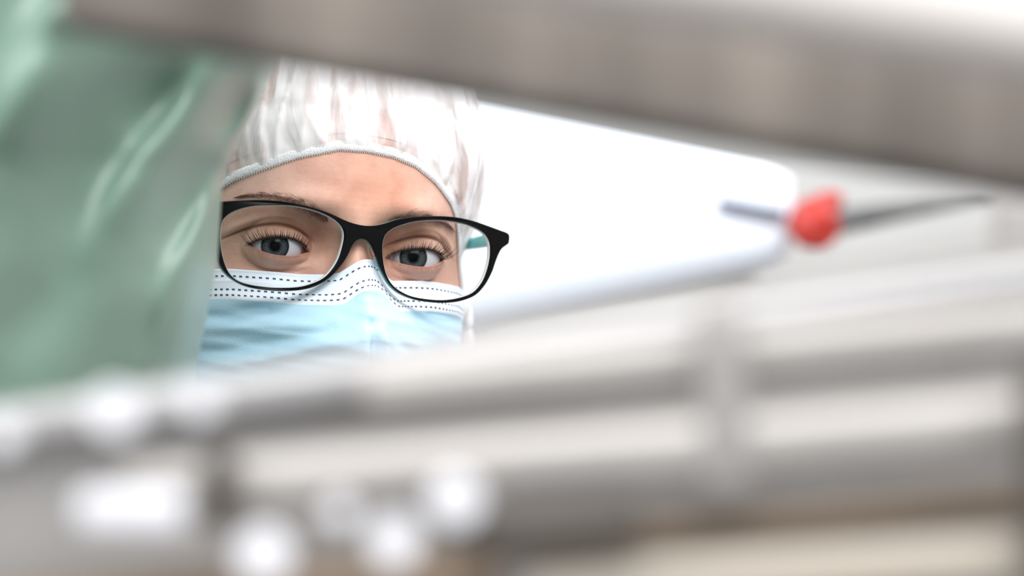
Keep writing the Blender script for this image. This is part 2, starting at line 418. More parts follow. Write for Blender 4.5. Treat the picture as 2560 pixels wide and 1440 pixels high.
for s in (-1, 1):
    c = L2W((s * EX, 0, 0)); d = (CAM - c).normalized()
    rot = d.to_track_quat('-Y', 'Z').to_matrix()
    def place(nm, prof, m, par, shift=None):
        v, f = revolve(prof)
        o = meshobj(nm, v, f, m); o.matrix_world = Matrix.Translation(c) @ rot.to_4x4(); bpy.context.view_layer.update()
        o.parent = par; o.matrix_parent_inverse = wm(par).inverted() if par else Matrix()
        return o
    R_ = 0.0122
    a0 = math.asin(0.0059 / R_)
    ball = place('eyeball', [(R_ * math.sin(a), -R_ * math.cos(a)) for a in np.linspace(a0, math.pi - 0.01, 40)], scl, woman)
    place('iris', [(0.00005, -0.0102), (0.002, -0.0100), (0.0045, -0.0103), (0.0061, -R_ * math.cos(a0) - 0.00002)], IRIS, ball)
    place('cornea', [(r, -(0.0051 + math.sqrt(0.0082 ** 2 - r * r))) for r in np.linspace(0.00005, 0.0062, 16)], CORNEA, ball)
    # conjunctiva behind the corners of the opening
    vv, ff = [], []
    n1, n2 = 40, 24
    for i in range(n1 + 1):
        for j in range(n2 + 1):
            e_ = -14.5 + 27.5 * i / n1; z_ = -5 + 9 * j / n2
            y_ = 1.5 - 9.6 * (1 - (e_ / 16.5) ** 2) * math.cos(z_ / 5.5)
            if e_ < -9 and abs(z_ + 1) < 2.2: y_ = min(y_, -4.2)
            vv.append(L2W((s * (EX + e_ - MED * (s > 0)), y_, z_)))
    for i in range(n1):
        for j in range(n2):
            q = (i * (n2 + 1) + j, (i + 1) * (n2 + 1) + j, (i + 1) * (n2 + 1) + j + 1, i * (n2 + 1) + j + 1)
            ff.append(q if s > 0 else q[::-1])
    fm = [1 if (-15 + 30 * (k // n2 + 0.5) / n1) < -10.2 or (-15 + 30 * (k // n2 + 0.5) / n1) > 12.2 else 0 for k in range(len(ff))]
    meshobj('conjunctiva', vv, ff, [scl, caru], ball, fmat=fm)

# hairs: thin tapered strips
def hairs(name, strands, m, parent, w0=0.00011):
    v, f = [], []
    for pl in strands:
        n = len(pl); b0 = len(v)
        for i, p in enumerate(pl):
            t = (pl[min(i + 1, n - 1)] - pl[max(i - 1, 0)]).normalized()
            a = t.cross(Vector((0, 1, 0.1))).normalized(); b = t.cross(a)
            w = w0 * (1 - 0.85 * i / (n - 1))
            for k in range(3):
                an = 2 * math.pi * k / 3; v.append(p + (a * math.cos(an) + b * math.sin(an)) * w)
        for i in range(n - 1):
            for k in range(3):
                l = (k + 1) % 3; f.append((b0 + i * 3 + k, b0 + i * 3 + l, b0 + i * 3 + 3 + l, b0 + i * 3 + 3 + k))
    return meshobj(name, v, f, m, parent, kind='stuff')
hair_dark = mat('dark_lash_hair', lin(22, 16, 16), 0.6, noise_s=100, noise_amt=0.2)
hair_brow = mat('brown_brow_hair', lin(122, 86, 76), 0.7, noise_s=300, noise_amt=0.3)
for s in (-1, 1):
    st = []
    for k in range(80):
        e_ = -11.0 + 24.0 * (k + random.uniform(-.4, .4)) / 79
        if abs(e_) > 13: continue
        z_ = float(corner_line(np.array([e_]))[0] + lid_u(np.array([e_]))[0])
        e_ -= MED * (s > 0); x_ = s * (EX + e_)
        q = max(0, 1 - (e_ / (13.9 if e_ > 0 else 15.6)) ** 2 - (z_ / 13.6) ** 2); y_ = min(-13.5 * math.sqrt(q), -3)
        L = (4.6 + 3.4 * (e_ + 11) / 24) * random.uniform(0.7, 1.1)
        out = 0.10 + 0.75 * max(-0.35, (e_ - 0) / 13) + random.uniform(-.16, .16)
        pl = []
        for i in range(6):
            t = i / 5
            pl.append(L2W((x_ + s * out * L * t * (0.8 + 0.2 * t), y_ + 0.2 - L * (0.85 * t - 0.35 * t * t), z_ + L * (-0.10 * t + 0.72 * t * t))))
        st.append(pl)
    hairs('upper_eyelashes', st, hair_dark, woman, 0.00021)
    st = []
    for k in range(60):
        e_ = -8 + 20.5 * (k + random.uniform(-.4, .4)) / 59
        z_ = float(corner_line(np.array([e_]))[0] - lid_l(np.array([e_]))[0])
        e_ -= MED * (s > 0); x_ = s * (EX + e_)
        q = max(0, 1 - (e_ / (13.9 if e_ > 0 else 15.6)) ** 2 - (z_ / 13.6) ** 2); y_ = min(-13.5 * math.sqrt(q), -3)
        L = 3.2 * random.uniform(0.6, 1.1)
        out = 0.5 * e_ / 13 + random.uniform(-.2, .2)
        st.append([L2W((x_ + s * out * L * t, y_ - 0.1 - L * (0.7 * t - 0.2 * t * t), z_ - L * (0.35 * t + 0.45 * t * t))) for t in (0, .33, .66, 1)])
    hairs('lower_eyelashes', st, hair_brow, woman, 0.00007)

def spl(ptsx, t):
    n = len(ptsx) - 1; f = t * n; i = min(int(f), n - 1); u = f - i
    p0 = ptsx[max(i - 1, 0)]; p1 = ptsx[i]; p2 = ptsx[i + 1]; p3 = ptsx[min(i + 2, n)]
    return tuple(0.5 * (2 * p1[k] + (p2[k] - p0[k]) * u + (2 * p0[k] - 5 * p1[k] + 4 * p2[k] - p3[k]) * u * u + (3 * p1[k] - p0[k] - 3 * p2[k] + p3[k]) * u ** 3) for k in range(len(p1)))
# brow centre lines: x, y, half thickness, seen in the photograph, dropped onto the skin
for path, sgn in (([(820, 549, 9), (797, 536, 19), (760, 517, 22), (715, 501, 20), (665, 490, 12), (620, 489, 6), (590, 494, 2)], -1),
                  ([(968, 560, 7), (990, 553, 13), (1022, 543, 16), (1060, 542, 16), (1092, 551, 14), (1115, 560, 9), (1130, 574, 3)], 1)):
    st = []
    for k in range(520):
        t = random.random() ** 1.05; px, py, hw = spl(path, t); px2, py2, _ = spl(path, min(1, t + 0.03))
        if t > 0.96: continue
        o_ = random.gauss(0, 0.45)
        if abs(o_) > 1: continue
        py += o_ * hw
        dx, dy = px2 - spl(path, t)[0], py2 - spl(path, t)[1]; l_ = math.hypot(dx, dy); dx /= l_; dy /= l_
        up = max(0.15, 1.15 - 1.2 * t) + random.uniform(-.2, .2)
        if o_ < 0: up -= 0.45
        dx, dy = dx * 0.8, dy * 0.8 - up * 0.8
        ln = random.uniform(20, 34) * (1 - 0.4 * t)
        pl = []
        for i in range(4):
            u = i / 3
            h, nn = hit(px + dx * ln * u, py + (dy + 0.35 * up * u) * ln * u)
            if h is None: break
            pl.append(h + nn * (0.00015 + 0.0006 * math.sin(u * 2.6)))
        if len(pl) == 4: st.append(pl)
    hairs('eyebrow', st, hair_brow, woman, 0.000075)

# ------------------------------------------------------------------ bouffant cap
def zband(ang):
    """height of the elastic over the angle from the front (degrees)"""
    r = np.interp(ang, [0, 10, 19, 28, 38, 44, 50, 53, 57, 62, 75, 105, 130, 180], [43.5, 42.3, 39.3, 33.5, 25, 17, 7, 0, -12, -24, -38, -52, -62, -66])
    l = np.interp(-ang, [0, 10, 24, 32, 44, 55, 66, 75, 88, 105, 130, 180], [43.5, 43.2, 38.3, 34, 27.5, 19, 8, -5, -25, -50, -62, -66])
    return np.where(ang >= 0, r, l)
NA = 420; NS = 90
capv = []; angs = np.linspace(-180, 180, NA, endpoint=False)
def unit(ang):
    a = math.radians(ang); s_, c_ = math.sin(a), math.cos(a)
    return math.copysign(abs(s_) ** 0.8, s_), math.copysign(abs(c_) ** 0.8, c_)
# front angle in terms of x: superellipse angle; use uniform geometric angle instead
def surf(ang, z, nose=0.0):
    # find the superellipse point in a geometric direction
    a = math.radians(ang); s_, c_ = abs(math.sin(a)), abs(math.cos(a))
    k = (s_ ** 2.5 + c_ ** 2.5) ** (-1 / 2.5)
    return math.copysign(s_ * k, math.sin(a)), math.copysign(c_ * k, math.cos(a))
US = np.array([surf(a, 0) for a in angs])
zb = zband(angs)
ss = np.concatenate([np.linspace(0, 0.3, 40), np.linspace(0.31, 1, NS - 40)])
for s_ in ss:
    # go from band to crown
    el = s_ * 90
    zz = zb + (ZT - 0.5 - zb) * np.sin(np.radians(el)) ** 1.0
    x, y, z = head_pts(US[:, 0], US[:, 1], zz, nose=0, eyes=False)
    p = np.stack([x, y, z], 1)
    cen = np.stack([0 * x, np.full_like(x, YC), np.full_like(x, 20.0)], 1)
    d = p - cen; d /= np.linalg.norm(d, axis=1)[:, None]
    off = []
    for a in angs:
        w = 1 - math.exp(-s_ / 0.16)
        zl = float(np.interp(a, angs, zb)); zl = zl + (ZT - zl) * math.sin(s_ * math.pi / 2)
        puff = 1.0 + 4.5 * w + 4.0 * max(0, math.sin(math.pi * min(1, s_ * 1.1)))
        if abs(a) > 55: puff += 15 * min(1, (abs(a) - 55) / 18) * math.exp(-((zl + 32) / 14) ** 2) * (1 - math.exp(-s_ / 0.03))
        if abs(a) > 42: puff = 0.8 + (puff - 0.8) * (1 - 0.9 * min(1, (abs(a) - 42) / 10) * math.exp(-((zl - 1) / 13) ** 2))
        ww = a + 6 * noise.noise(Vector((a * .05, s_ * 3, 0)))
        pl = noise.noise(Vector((ww * 0.085, s_ * 1.6, 1.7))) * 3.6 + noise.noise(Vector((ww * 0.22 + s_ * 2, s_ * 3.5, 5.7))) * 1.8 + noise.noise(Vector((ww * 0.5, s_ * 9, 2.7))) * 0.8 * math.exp(-s_ / 0.12)
        pl2 = max(0, 1 - abs(noise.noise(Vector((ww * 0.13, s_ * 1.2, 9.1)))) * 3.2) ** 2 * 2.0
        cr = noise.noise(Vector((a * .35, s_ * 22, 3.3))) * (0.5 + 1.4 * min(1, max(0, (abs(a) - 40) / 20)))
        fade = min(1, s_ / 0.03) * (1.25 if abs(a) < 42 else 1.25 - 1.0 * min(1, (abs(a) - 42) / 10) * math.exp(-((zl - 1) / 13) ** 2))
        off.append(max(0.5 + 0.9 * min(1, s_ / 0.03), puff + fade * (pl + pl2 + cr) * (0.55 + 0.45 * math.exp(-s_ / 0.3))))
    capv.append(p + d * np.array(off)[:, None])
capv = np.concatenate(capv); nr = len(ss); cf = []
for r in range(nr - 1):
    for j in range(NA):
        k = (j + 1) % NA; cf.append((r * NA + j, r * NA + k, (r + 1) * NA + k, (r + 1) * NA + j))
cf.append(tuple(range((nr - 1) * NA, nr * NA)))
capm = bpy.data.materials.new('white_nonwoven_cap'); capm.use_nodes = True; nt = capm.node_tree; b = nt.nodes['Principled BSDF']
b.inputs['Base Color'].default_value = lin(250, 246, 246); b.inputs['Roughness'].default_value = 0.6
b.inputs['Sheen Weight'].default_value = 0.2
tc = nt.nodes.new('ShaderNodeTexCoord'); nz = nt.nodes.new('ShaderNodeTexNoise'); nz.inputs['Scale'].default_value = 45; nz.inputs['Detail'].default_value = 6
nz.inputs['Distortion'].default_value = 0.8
mp = nt.nodes.new('ShaderNodeMapping'); mp.inputs['Scale'].default_value = (1.6, 1.2, 0.40); nt.links.new(tc.outputs['Object'], mp.inputs[0]); nt.links.new(mp.outputs[0], nz.inputs['Vector'])
rp = nt.nodes.new('ShaderNodeValToRGB'); rp.color_ramp.elements[0].position = 0.38; rp.color_ramp.elements[0].color = (0.30,) * 3 + (1,)
rp.color_ramp.elements[1].position = 0.58; rp.color_ramp.elements[1].color = (0.90,) * 3 + (1,)
nt.links.new(nz.outputs['Fac'], rp.inputs[0]); nt.links.new(rp.outputs[0], b.inputs['Alpha'])
bp = nt.nodes.new('ShaderNodeBump'); bp.inputs['Strength'].default_value = 0.5; bp.inputs['Distance'].default_value = 0.0015
nt.links.new(nz.outputs['Fac'], bp.inputs['Height']); nt.links.new(bp.outputs[0], b.inputs['Normal'])
capo = meshobj('bouffant_cap', L2Wn(capv), cf, capm, woman)
# hair under the cap
hv = []; 
hs = np.linspace(0.06, 1, 26)
for s_ in hs:
    zz = zb + (ZT - 0.5 - zb) * np.sin(np.radians(s_ * 90))
    x, y, z = head_pts(US[:, 0], US[:, 1], zz, nose=0, eyes=False); p = np.stack([x, y, z], 1)
    d = p - np.array([0, YC, 20.0]); d /= np.linalg.norm(d, axis=1)[:, None]
    o_ = np.array([0.8 + 0.4 * noise.noise(Vector((a * .3, s_ * 2, 4))) for a in angs]); hv.append(p + d * o_[:, None])
hv = np.concatenate(hv); hf = [(r * NA + j, r * NA + (j + 1) % NA, (r + 1) * NA + (j + 1) % NA, (r + 1) * NA + j) for r in range(len(hs) - 1) for j in range(NA)]
hf.append(tuple(range((len(hs) - 1) * NA, len(hs) * NA)))
hairm = mat('light_brown_hair', lin(206, 166, 152), 0.5, noise_s=60, noise_amt=0.55, stretch=(4, 1, 0.3))
meshobj('hair', L2Wn(hv), hf, hairm, woman)
# elastic band: gathered ribbon
bv = []; nb = 10; NB = 900
bang = np.linspace(-180, 180, NB, endpoint=False); UB = np.array([surf(a, 0) for a in bang]); zbb = zband(bang)
x, y, z = head_pts(UB[:, 0], UB[:, 1], zbb, nose=0, eyes=False); pb = np.stack([x, y, z], 1)
for i in range(NB):
    a = math.radians(bang[i]); outv = np.array([math.sin(a), -math.cos(a), 0.25]); outv /= np.linalg.norm(outv)
    rr = 1 + 0.10 * math.sin(i * 2.4) + 0.15 * noise.noise(Vector((i * .3, 0, 0)))
    for k in range(nb):
        t = 2 * math.pi * k / nb
        up = np.array([0, 0, 1.0])
        bv.append(pb[i] + outv * (0.9 + 0.95 * math.cos(t) * rr) + up * (1.2 + 2.2 * math.sin(t) * (0.92 + 0.08 * rr)))
bf = [(i * nb + k, ((i + 1) % NB) * nb + k, ((i + 1) % NB) * nb + (k + 1) % nb, i * nb + (k + 1) % nb) for i in range(NB) for k in range(nb)]
bandm = mat('white_elastic', lin(246, 244, 245), 0.7, bump=0.8, bump_s=1500)
meshobj('elastic_band', L2Wn(np.array(bv)), bf, bandm, capo)
# scalloped edge stitches along the elastic
sv, sf = [], []
for i in range(0, NB, 2):
    if abs(bang[i]) > 75: continue
    p = pb[i]; a = math.radians(bang[i]); o3 = np.array([math.sin(a), -math.cos(a), 0]); t3 = np.array([math.cos(a), math.sin(a), 0])
    for (zz_, dz) in ((-1.2, 0.45),):
        b0 = len(sv)
        for dx_, dz_, do in ((-.22, 0, .2), (.22, 0, .2), (.12, -dz, .1), (-.12, -dz, .1), (0, -dz * .4, .65)):
            sv.append(p + t3 * dx_ + np.array([0, 0, zz_ + dz_ + 0.4]) + o3 * (0.75 + do))
        sf += [(b0, b0 + 4, b0 + 3), (b0, b0 + 1, b0 + 4), (b0 + 1, b0 + 2, b0 + 4), (b0 + 2, b0 + 3, b0 + 4)]
meshobj('edge_stitching', L2Wn(np.array(sv)), sf, bandm, capo, kind='stuff')

# ------------------------------------------------------------------ face mask
top_px = [(505, 674), (530, 673), (575, 672), (620, 675), (680, 679), (740, 685), (800, 686), (838, 683), (862, 668), (885, 654), (905, 648), (925, 649), (940, 660), (955, 685), (975, 702),
          (1005, 702), (1040, 702), (1075, 704), (1110, 710), (1140, 717), (1157, 724)]
ctrl = []
for q in top_px:
    h, nn = hit(*q)
    if h is not None: ctrl.append(W2L(h))
cx = np.array([c.x for c in ctrl]); cz = np.array([c.z for c in ctrl])
o_ = np.argsort(cx); cx, cz = cx[o_], cz[o_]
cx = np.concatenate([[-66], cx, [70]]); cz = np.concatenate([[cz[0] - 1], cz, [cz[-1] - 3]])
print('MASK', [(round(a, 1), round(b_, 1)) for a, b_ in zip(cx, cz)])
def ztop(x):
    r = 0
    for o, w in ((-1.6, 1), (-0.8, 2), (0, 3), (0.8, 2), (1.6, 1)): r = r + w * np.interp(x + o, cx, cz)
    return r / 9
NU, NV = 320, 150
us = np.linspace(-0.985, 0.985, NU); depth_v = np.concatenate([np.linspace(0, 14, 40), np.linspace(14.6, 92, NV - 40)])
def mask_y(x, z, q):
    """local depth of the mask sheet"""
    cy = (1 - np.minimum(np.abs(q), 0.9999) ** 2.5) ** 0.4
    _, y, _ = head_pts(q, cy, z, nose=1.0, eyes=False)
    # the sheet bridges beside the nose: take the front-most of skin and a tent from the nose ridge
    hn = np.interp(z, [-95, -60, -48, -38, -28, -18, -10, -2, 6], [-26, -37, -42, -44, -38, -31, -26, -21, -18])
    sl = np.interp(z, [-60, -35, -20, -5], [0.62, 0.66, 0.95, 1.25])
    tent = hn + np.abs(np.sqrt(x * x + 6.0) - 2.45) * sl
    tent = tent + 0.022 * np.maximum(0, np.abs(x) - 18) ** 2
    return smin(y, tent, 5.0)
def fold(x, z, dv):
    f = np.zeros_like(x)
    L_ = lambda x0, z0, x1, z1, h, w: None
    segs = [(-62, -20, -34, -22.5, 1.3, 2.2), (-60, -34, -6, -20, -1.9, 3.0), (-62, -39, -14, -30, 2.2, 3.0), (-34, -27, -4, -17.5, 1.2, 2.0), (-60, -49, 0, -31, -1.6, 2.8), (-56, -55, -5, -38, 1.8, 3.0),
            (12, -19, 34, -25, 1.6, 2.2), (30, -25, 62, -28, -1.8, 2.4), (14, -27, 60, -37, 1.6, 3.0), (6, -32, 30, -46, -1.8, 3.0), (1, -32, 3, -60, -3.6, 2.2), (7, -32, 10, -60, 3.0, 2.6), (-12, -36, -40, -50, 1.4, 3)]
    for x0, z0, x1, z1, h, w in segs:
        dx, dz = x1 - x0, z1 - z0; l2 = dx * dx + dz * dz
        t = np.clip(((x - x0) * dx + (z - z0) * dz) / l2, 0, 1)
        d2 = (x - x0 - t * dx) ** 2 + (z - z0 - t * dz) ** 2
        f += -h * np.exp(-d2 / (w * w)) * (0.35 + 0.65 * np.sin(np.pi * np.clip(0.08 + 0.84 * t, 0, 1)))
    return f
mrows = []
for dv in depth_v:
    z = np.full(NU, -20.0)
    for _ in range(3):
        x = us * headW(z); z = ztop(x) - dv * np.clip(1.0 - 0.0 * np.abs(us), 0, 1)
        z = z + np.where(dv > 14, (dv - 14) * 0.10 * (-1 + np.exp(-(x / 14) ** 2)) * -1 * 0, 0)
    y = mask_y(x, z, us)
    nz_ = np.array([noise.noise(Vector((xx * .03, zz_ * .22 + xx * 0.03, 2.2))) for xx, zz_ in zip(x, z)])
    w = np.clip((dv - 9) / 5, 0, 1)
    ef = np.clip((0.97 - np.abs(us)) / 0.12, 0, 1)
    y = y - 0.9 - 0.8 * np.clip(dv / 6, 0, 1) + w * (fold(x, z, dv) * 1.25 * ef + nz_ * 1.8 * ef)
    x = x + np.sign(us) * 1.6 * np.abs(us) ** 5
    # welted edges of the white top strip
    y = y - 0.35 * math.exp(-((dv - 0.6) / 0.5) ** 2) - 0.30 * math.exp(-((dv - 5.2) / 0.5) ** 2) - 0.5 * (1 / (1 + math.exp(-(13.2 - dv) * 4))) 
    ysk = head_pts(us, (1 - np.minimum(np.abs(us), 0.9999) ** 2.5) ** 0.4, z, nose=1.0, eyes=True)[1]
    y = np.minimum(y - 1.0 * w * ef, ysk - 0.7)
    mrows.append(np.stack([x, y, z], 1))
mrows = np.array(mrows)
flat = mrows.reshape(-1, 3); mf = []; mm = []
for r in range(NV - 1):
    for j in range(NU - 1):
        mf.append((r * NU + j, (r + 1) * NU + j, (r + 1) * NU + j + 1, r * NU + j + 1)); mm.append(0 if depth_v[r] < 13.0 else 1)
MB = mat('blue_mask_fabric', lin(184, 220, 238), 0.75, noise_s=60, noise_amt=0.03, bump=0.35, bump_s=1400, sss=0.05)
MW = mat('white_mask_fabric', lin(236, 242, 252), 0.75, noise_s=80, noise_amt=0.02, bump=0.3, bump_s=1400)
mask = thing('face_mask', 'pleated light blue disposable face mask with white stitched top strip', 'face mask', L2W((0, -40, -50)))
mo = meshobj('mask_sheet', L2Wn(flat), mf, [MW, MB], mask, fmat=mm)
sol = mo.modifiers.new('thickness', 'SOLIDIFY'); sol.thickness = 0.0005; sol.offset = -1
# embossed dashes
dv_list = (3.1, 8.9, 11.3)
sv, sf = [], []
def mpt(dv, x):
    r = np.interp(dv, depth_v, np.arange(NV)); r0 = int(r); u = r - r0
    row = mrows[r0] * (1 - u) + mrows[min(r0 + 1, NV - 1)] * u
    return np.array([x, np.interp(x, row[:, 0], row[:, 1]), np.interp(x, row[:, 0], row[:, 2])])
for dv in dv_list:
    # walk by arc length
    x = -62.0; 
    while x < 64:
        a = mpt(dv, x); dx = 0.2; b_ = mpt(dv, x + dx); sl = np.linalg.norm(b_ - a) / dx
        e_ = mpt(dv, x + 1.35 / sl); t = (e_ - a); t /= np.linalg.norm(t)
        upv = mpt(dv - 0.7, x) - a; upv /= np.linalg.norm(upv); nrm = np.cross(t, upv); nrm /= np.linalg.norm(nrm)
        if nrm[1] > 0: nrm = -nrm
        b0 = len(sv); hh = 0.40
        for pp in (a, e_):
            for sg in (-1, 1):
                sv.append(pp + upv * sg * hh + nrm * 0.12)
        sv.append((a + e_) / 2 + nrm * 0.2)
        sf += [(b0, b0 + 2, b0 + 4), (b0 + 2, b0 + 3, b0 + 4), (b0 + 3, b0 + 1, b0 + 4), (b0 + 1, b0, b0 + 4)]
        x += 3.0 / sl
stm = mat('grey_blue_emboss', lin(58, 78, 98), 0.7, noise_s=100, noise_amt=0.1)
meshobj('stitching', L2Wn(np.array(sv)), sf, stm, mask, smooth=False, kind='stuff')
# ear loops
for s in (-1, 1):
    pl = [L2W((s * 62, 22, -28)), L2W((s * 68, 45, -18)), L2W((s * 71, 75, -2)), L2W((s * 68, 92, -15)), L2W((s * 64, 70, -45)), L2W((s * 52, 20, -75))]
    pl = [Vector(spl([tuple(p) for p in pl], t)) for t in np.linspace(0, 1, 30)]
    v, f = [], []
    for i, p in enumerate(pl):
        t = (pl[min(i + 1, 29)] - pl[max(i - 1, 0)]).normalized(); a = t.cross(Vector((1, 0, 0))).normalized(); b_ = t.cross(a)
        for k in range(8): an = k * math.pi / 4; v.append(p + (a * math.cos(an) + b_ * math.sin(an)) * 0.0012)
    f = [(i * 8 + k, i * 8 + (k + 1) % 8, (i + 1) * 8 + (k + 1) % 8, (i + 1) * 8 + k) for i in range(29) for k in range(8)]
    meshobj('ear_loop', v, f, bandm, mask)

# ------------------------------------------------------------------ glasses
GY = -25.0; GK = 1 / 550
def gproj(px, py):
    """photograph point dropped onto the curved plane of the spectacle front (local mm x, z)"""
    o, d = ray(px, py); ol = W2L(o); dl = (W2L(o + d) - ol)
    t = (GY - ol.y) / dl.y
    for _ in range(20):
        p = ol + dl * t; t += ((GY + GK * p.x ** 2 - 0.10 * 0) - p.y) / (dl.y - 2 * GK * p.x * dl.x)
    p = ol + dl * t; return (p.x, p.z)
def gy(x): return GY + GK * x * x
outer = [(517, 512), (540, 506), (560, 503.5), (600, 501), (650, 499.5), (700, 502.5), (750, 510.5), (787, 520), (825, 533), (862, 550), (887, 559), (912, 564), (937, 564), (962, 559), (997, 548), (1035, 542.5), (1072, 540.5), (1110, 540.5),
         (1147, 544), (1185, 552.5), (1222, 565), (1255, 577), (1268, 582), (1274, 589), (1273, 606), (1268, 612), (1256, 621), (1248, 634), (1240, 654), (1230, 682), (1212, 714), (1187, 739), (1150, 753), (1110, 757.5), (1072, 755), (1035, 748),
         (1000, 733), (977, 713), (962, 690), (949, 664), (939, 636), (930, 613), (919, 601), (905, 597), (892, 601), (881, 614), (870, 638), (855, 662), (835, 685), (810, 705), (780, 719), (750, 725.5), (712, 728), (675, 726), (637, 721),
         (605, 711), (575, 692), (555, 669), (546, 643), (544, 612), (544, 580), (540, 562), (528, 553), (516, 545), (513, 528)]
lensL = [(680, 512.5), (640, 514), (605, 521), (577, 532.5), (560, 547.5), (554, 565), (551.5, 590), (553, 615), (557, 640), (567, 670), (580, 690), (600, 704), (630, 712.5), (670, 718), (712, 719.5), (750, 717), (782, 708.5), (810, 695), (830, 675),
         (847, 647), (857, 615), (861, 592), (859, 575), (850, 560), (832, 545), (800, 530), (762, 519), (720, 513)]
lensR = [(1085, 550), (1047, 552.5), (1015, 559), (985, 570), (966, 585), (958, 605), (957, 630), (960, 660), (967, 687), (980, 710), (1000, 727), (1030, 741), (1072, 748.5), (1115, 750), (1155, 743), (1185, 730), (1205, 707), (1217, 680), (1225, 647),
         (1226, 615), (1221, 597), (1210, 582), (1190, 570), (1160, 559), (1122, 552)]
def closed(pl, n):
    m_ = len(pl); out = []
    for i in range(n):
        f = i / n * m_; k = int(f); u = f - k
        p = [pl[(k + q) % m_] for q in (-1, 0, 1, 2)]
        out.append(tuple(0.5 * (2 * p[1][c] + (p[2][c] - p[0][c]) * u + (2 * p[0][c] - 5 * p[1][c] + 4 * p[2][c] - p[3][c]) * u * u + (3 * p[1][c] - p[0][c] - 3 * p[2][c] + p[3][c]) * u ** 3) for c in (0, 1)))
    return out
def poly_slab(name, loops, y0, y1, m, parent, inset=0.35):
    """filled region bounded by the loops (first outer, others holes) with rounded front edge"""
    from mathutils.geometry import tessellate_polygon
    def shrink(lp, d):
        n = len(lp); out = []
        area_ = sum(lp[i][0] * lp[(i + 1) % n][1] - lp[(i + 1) % n][0] * lp[i][1] for i in range(n))
        sg = 1 if area_ > 0 else -1
        for i in range(n):
            a, b_ = lp[i - 1], lp[(i + 1) % n]; tx, tz = b_[0] - a[0], b_[1] - a[1]; l_ = math.hypot(tx, tz) or 1
            out.append((lp[i][0] - sg * tz / l_ * d, lp[i][1] + sg * tx / l_ * d))
        return out
    verts, fcs = [], []
    def addloop(lp, y):
        b0 = len(verts)
        for x_, z_ in lp: verts.append(L2W((x_, gy(x_) + y, z_)))
        return b0
    fr, bk = [], []
    for li, lp in enumerate(loops):
        d = inset if li == 0 else -inset
        lv = [(shrink(lp, d), y0), (shrink(lp, d * 0.3), y0 + inset * 0.35), (lp, y0 + inset), (lp, y1 - inset), (shrink(lp, d * 0.6), y1)]
        ids = [addloop(l_, y_) for l_, y_ in lv]; n = len(lp)
        ar = sum(lp[i][0] * lp[(i + 1) % n][1] - lp[(i + 1) % n][0] * lp[i][1] for i in range(n)) > 0
        flip = (ar and li == 0) or (not ar and li > 0)
        for a, b_ in zip(ids, ids[1:]):
            for i in range(n):
                j = (i + 1) % n; q = (a + i, a + j, b_ + j, b_ + i)
                fcs.append(q if flip else q[::-1])
        fr.append((ids[0], lv[0][0])); bk.append((ids[-1], lv[-1][0]))
    for side_, rev in ((fr, False), (bk, True)):
        tri = tessellate_polygon([[Vector((p[0], p[1], 0)) for p in lp] for _, lp in side_])
        idx = [b0 + i for b0, lp in side_ for i in range(len(lp))]
        for t in tri:
            q = tuple(idx[i] for i in t)
            # orient: want normal towards -Y local for the front
            a, b_, c_ = (W2L(verts[i]) for i in q)
            nn = (b_ - a).cross(c_ - a)
            if (nn.y > 0) != rev: q = q[::-1]
            fcs.append(q)
    o = meshobj(name, verts, fcs, m, parent)
    o.data.polygons.foreach_set('use_smooth', [len(p.vertices) == 4 for p in o.data.polygons])
    return o
gl = thing('eyeglasses', 'black rectangular eyeglasses with teal inner temples worn above the blue mask', 'glasses', L2W((0, GY, 0)))
BLK = mat('black_acetate', lin(6, 6, 7), 0.28, noise_s=60, noise_amt=0.2, spec=0.15)
TEAL = mat('teal_acetate', lin(84, 176, 178), 0.3, noise_s=60, noise_amt=0.15)
RIM = mat('pale_lens_edge', lin(225, 232, 232), 0.3, noise_s=60, noise_amt=0.05)
OL = [gproj(*p) for p in closed(outer, 320)]; LL = [gproj(*p) for p in closed(lensL, 160)]; LR = [gproj(*p) for p in closed(lensR, 160)]
poly_slab('frame_front', [OL, LL, LR], 0.0, 2.4, BLK, gl, 0.4)
def scale_loop(lp, d):
    cx_ = sum(p[0] for p in lp) / len(lp); cz_ = sum(p[1] for p in lp) / len(lp)
    return [(p[0] + (cx_ - p[0]) / math.hypot(p[0] - cx_, p[1] - cz_) * d, p[1] + (cz_ - p[1]) / math.hypot(p[0] - cx_, p[1] - cz_) * d) for p in lp]
poly_slab('frame_back_layer', [OL, LL, LR], 2.4, 4.2, TEAL, gl, 0.15)
for lp in (LL, LR):
    poly_slab('lens_bevel', [scale_loop(lp, -0.2), scale_loop(lp, 0.28)], 1.0, 3.6, RIM, gl, 0.05)
    # lens: gently domed sheet
    cx_ = sum(p[0] for p in lp) / len(lp); cz_ = sum(p[1] for p in lp) / len(lp)
    v = [L2W((cx_, gy(cx_) + 1.2, cz_))]; f = []; K = 14; n = len(lp)
    for k in range(1, K + 1):
        for p in lp:
            x_ = cx_ + (p[0] - cx_) * k / K; z_ = cz_ + (p[1] - cz_) * k / K
            v.append(L2W((x_, gy(x_) + 1.2 + 0.9 * (k / K) ** 2, z_)))
    for i in range(n): f.append((0, 1 + i, 1 + (i + 1) % n))
    for k in range(K - 1):
        for i in range(n): a = 1 + k * n; b_ = a + n; j = (i + 1) % n; f.append((a + i, b_ + i, b_ + j, a + j))
    meshobj('lens', v, f, GLASS, gl)
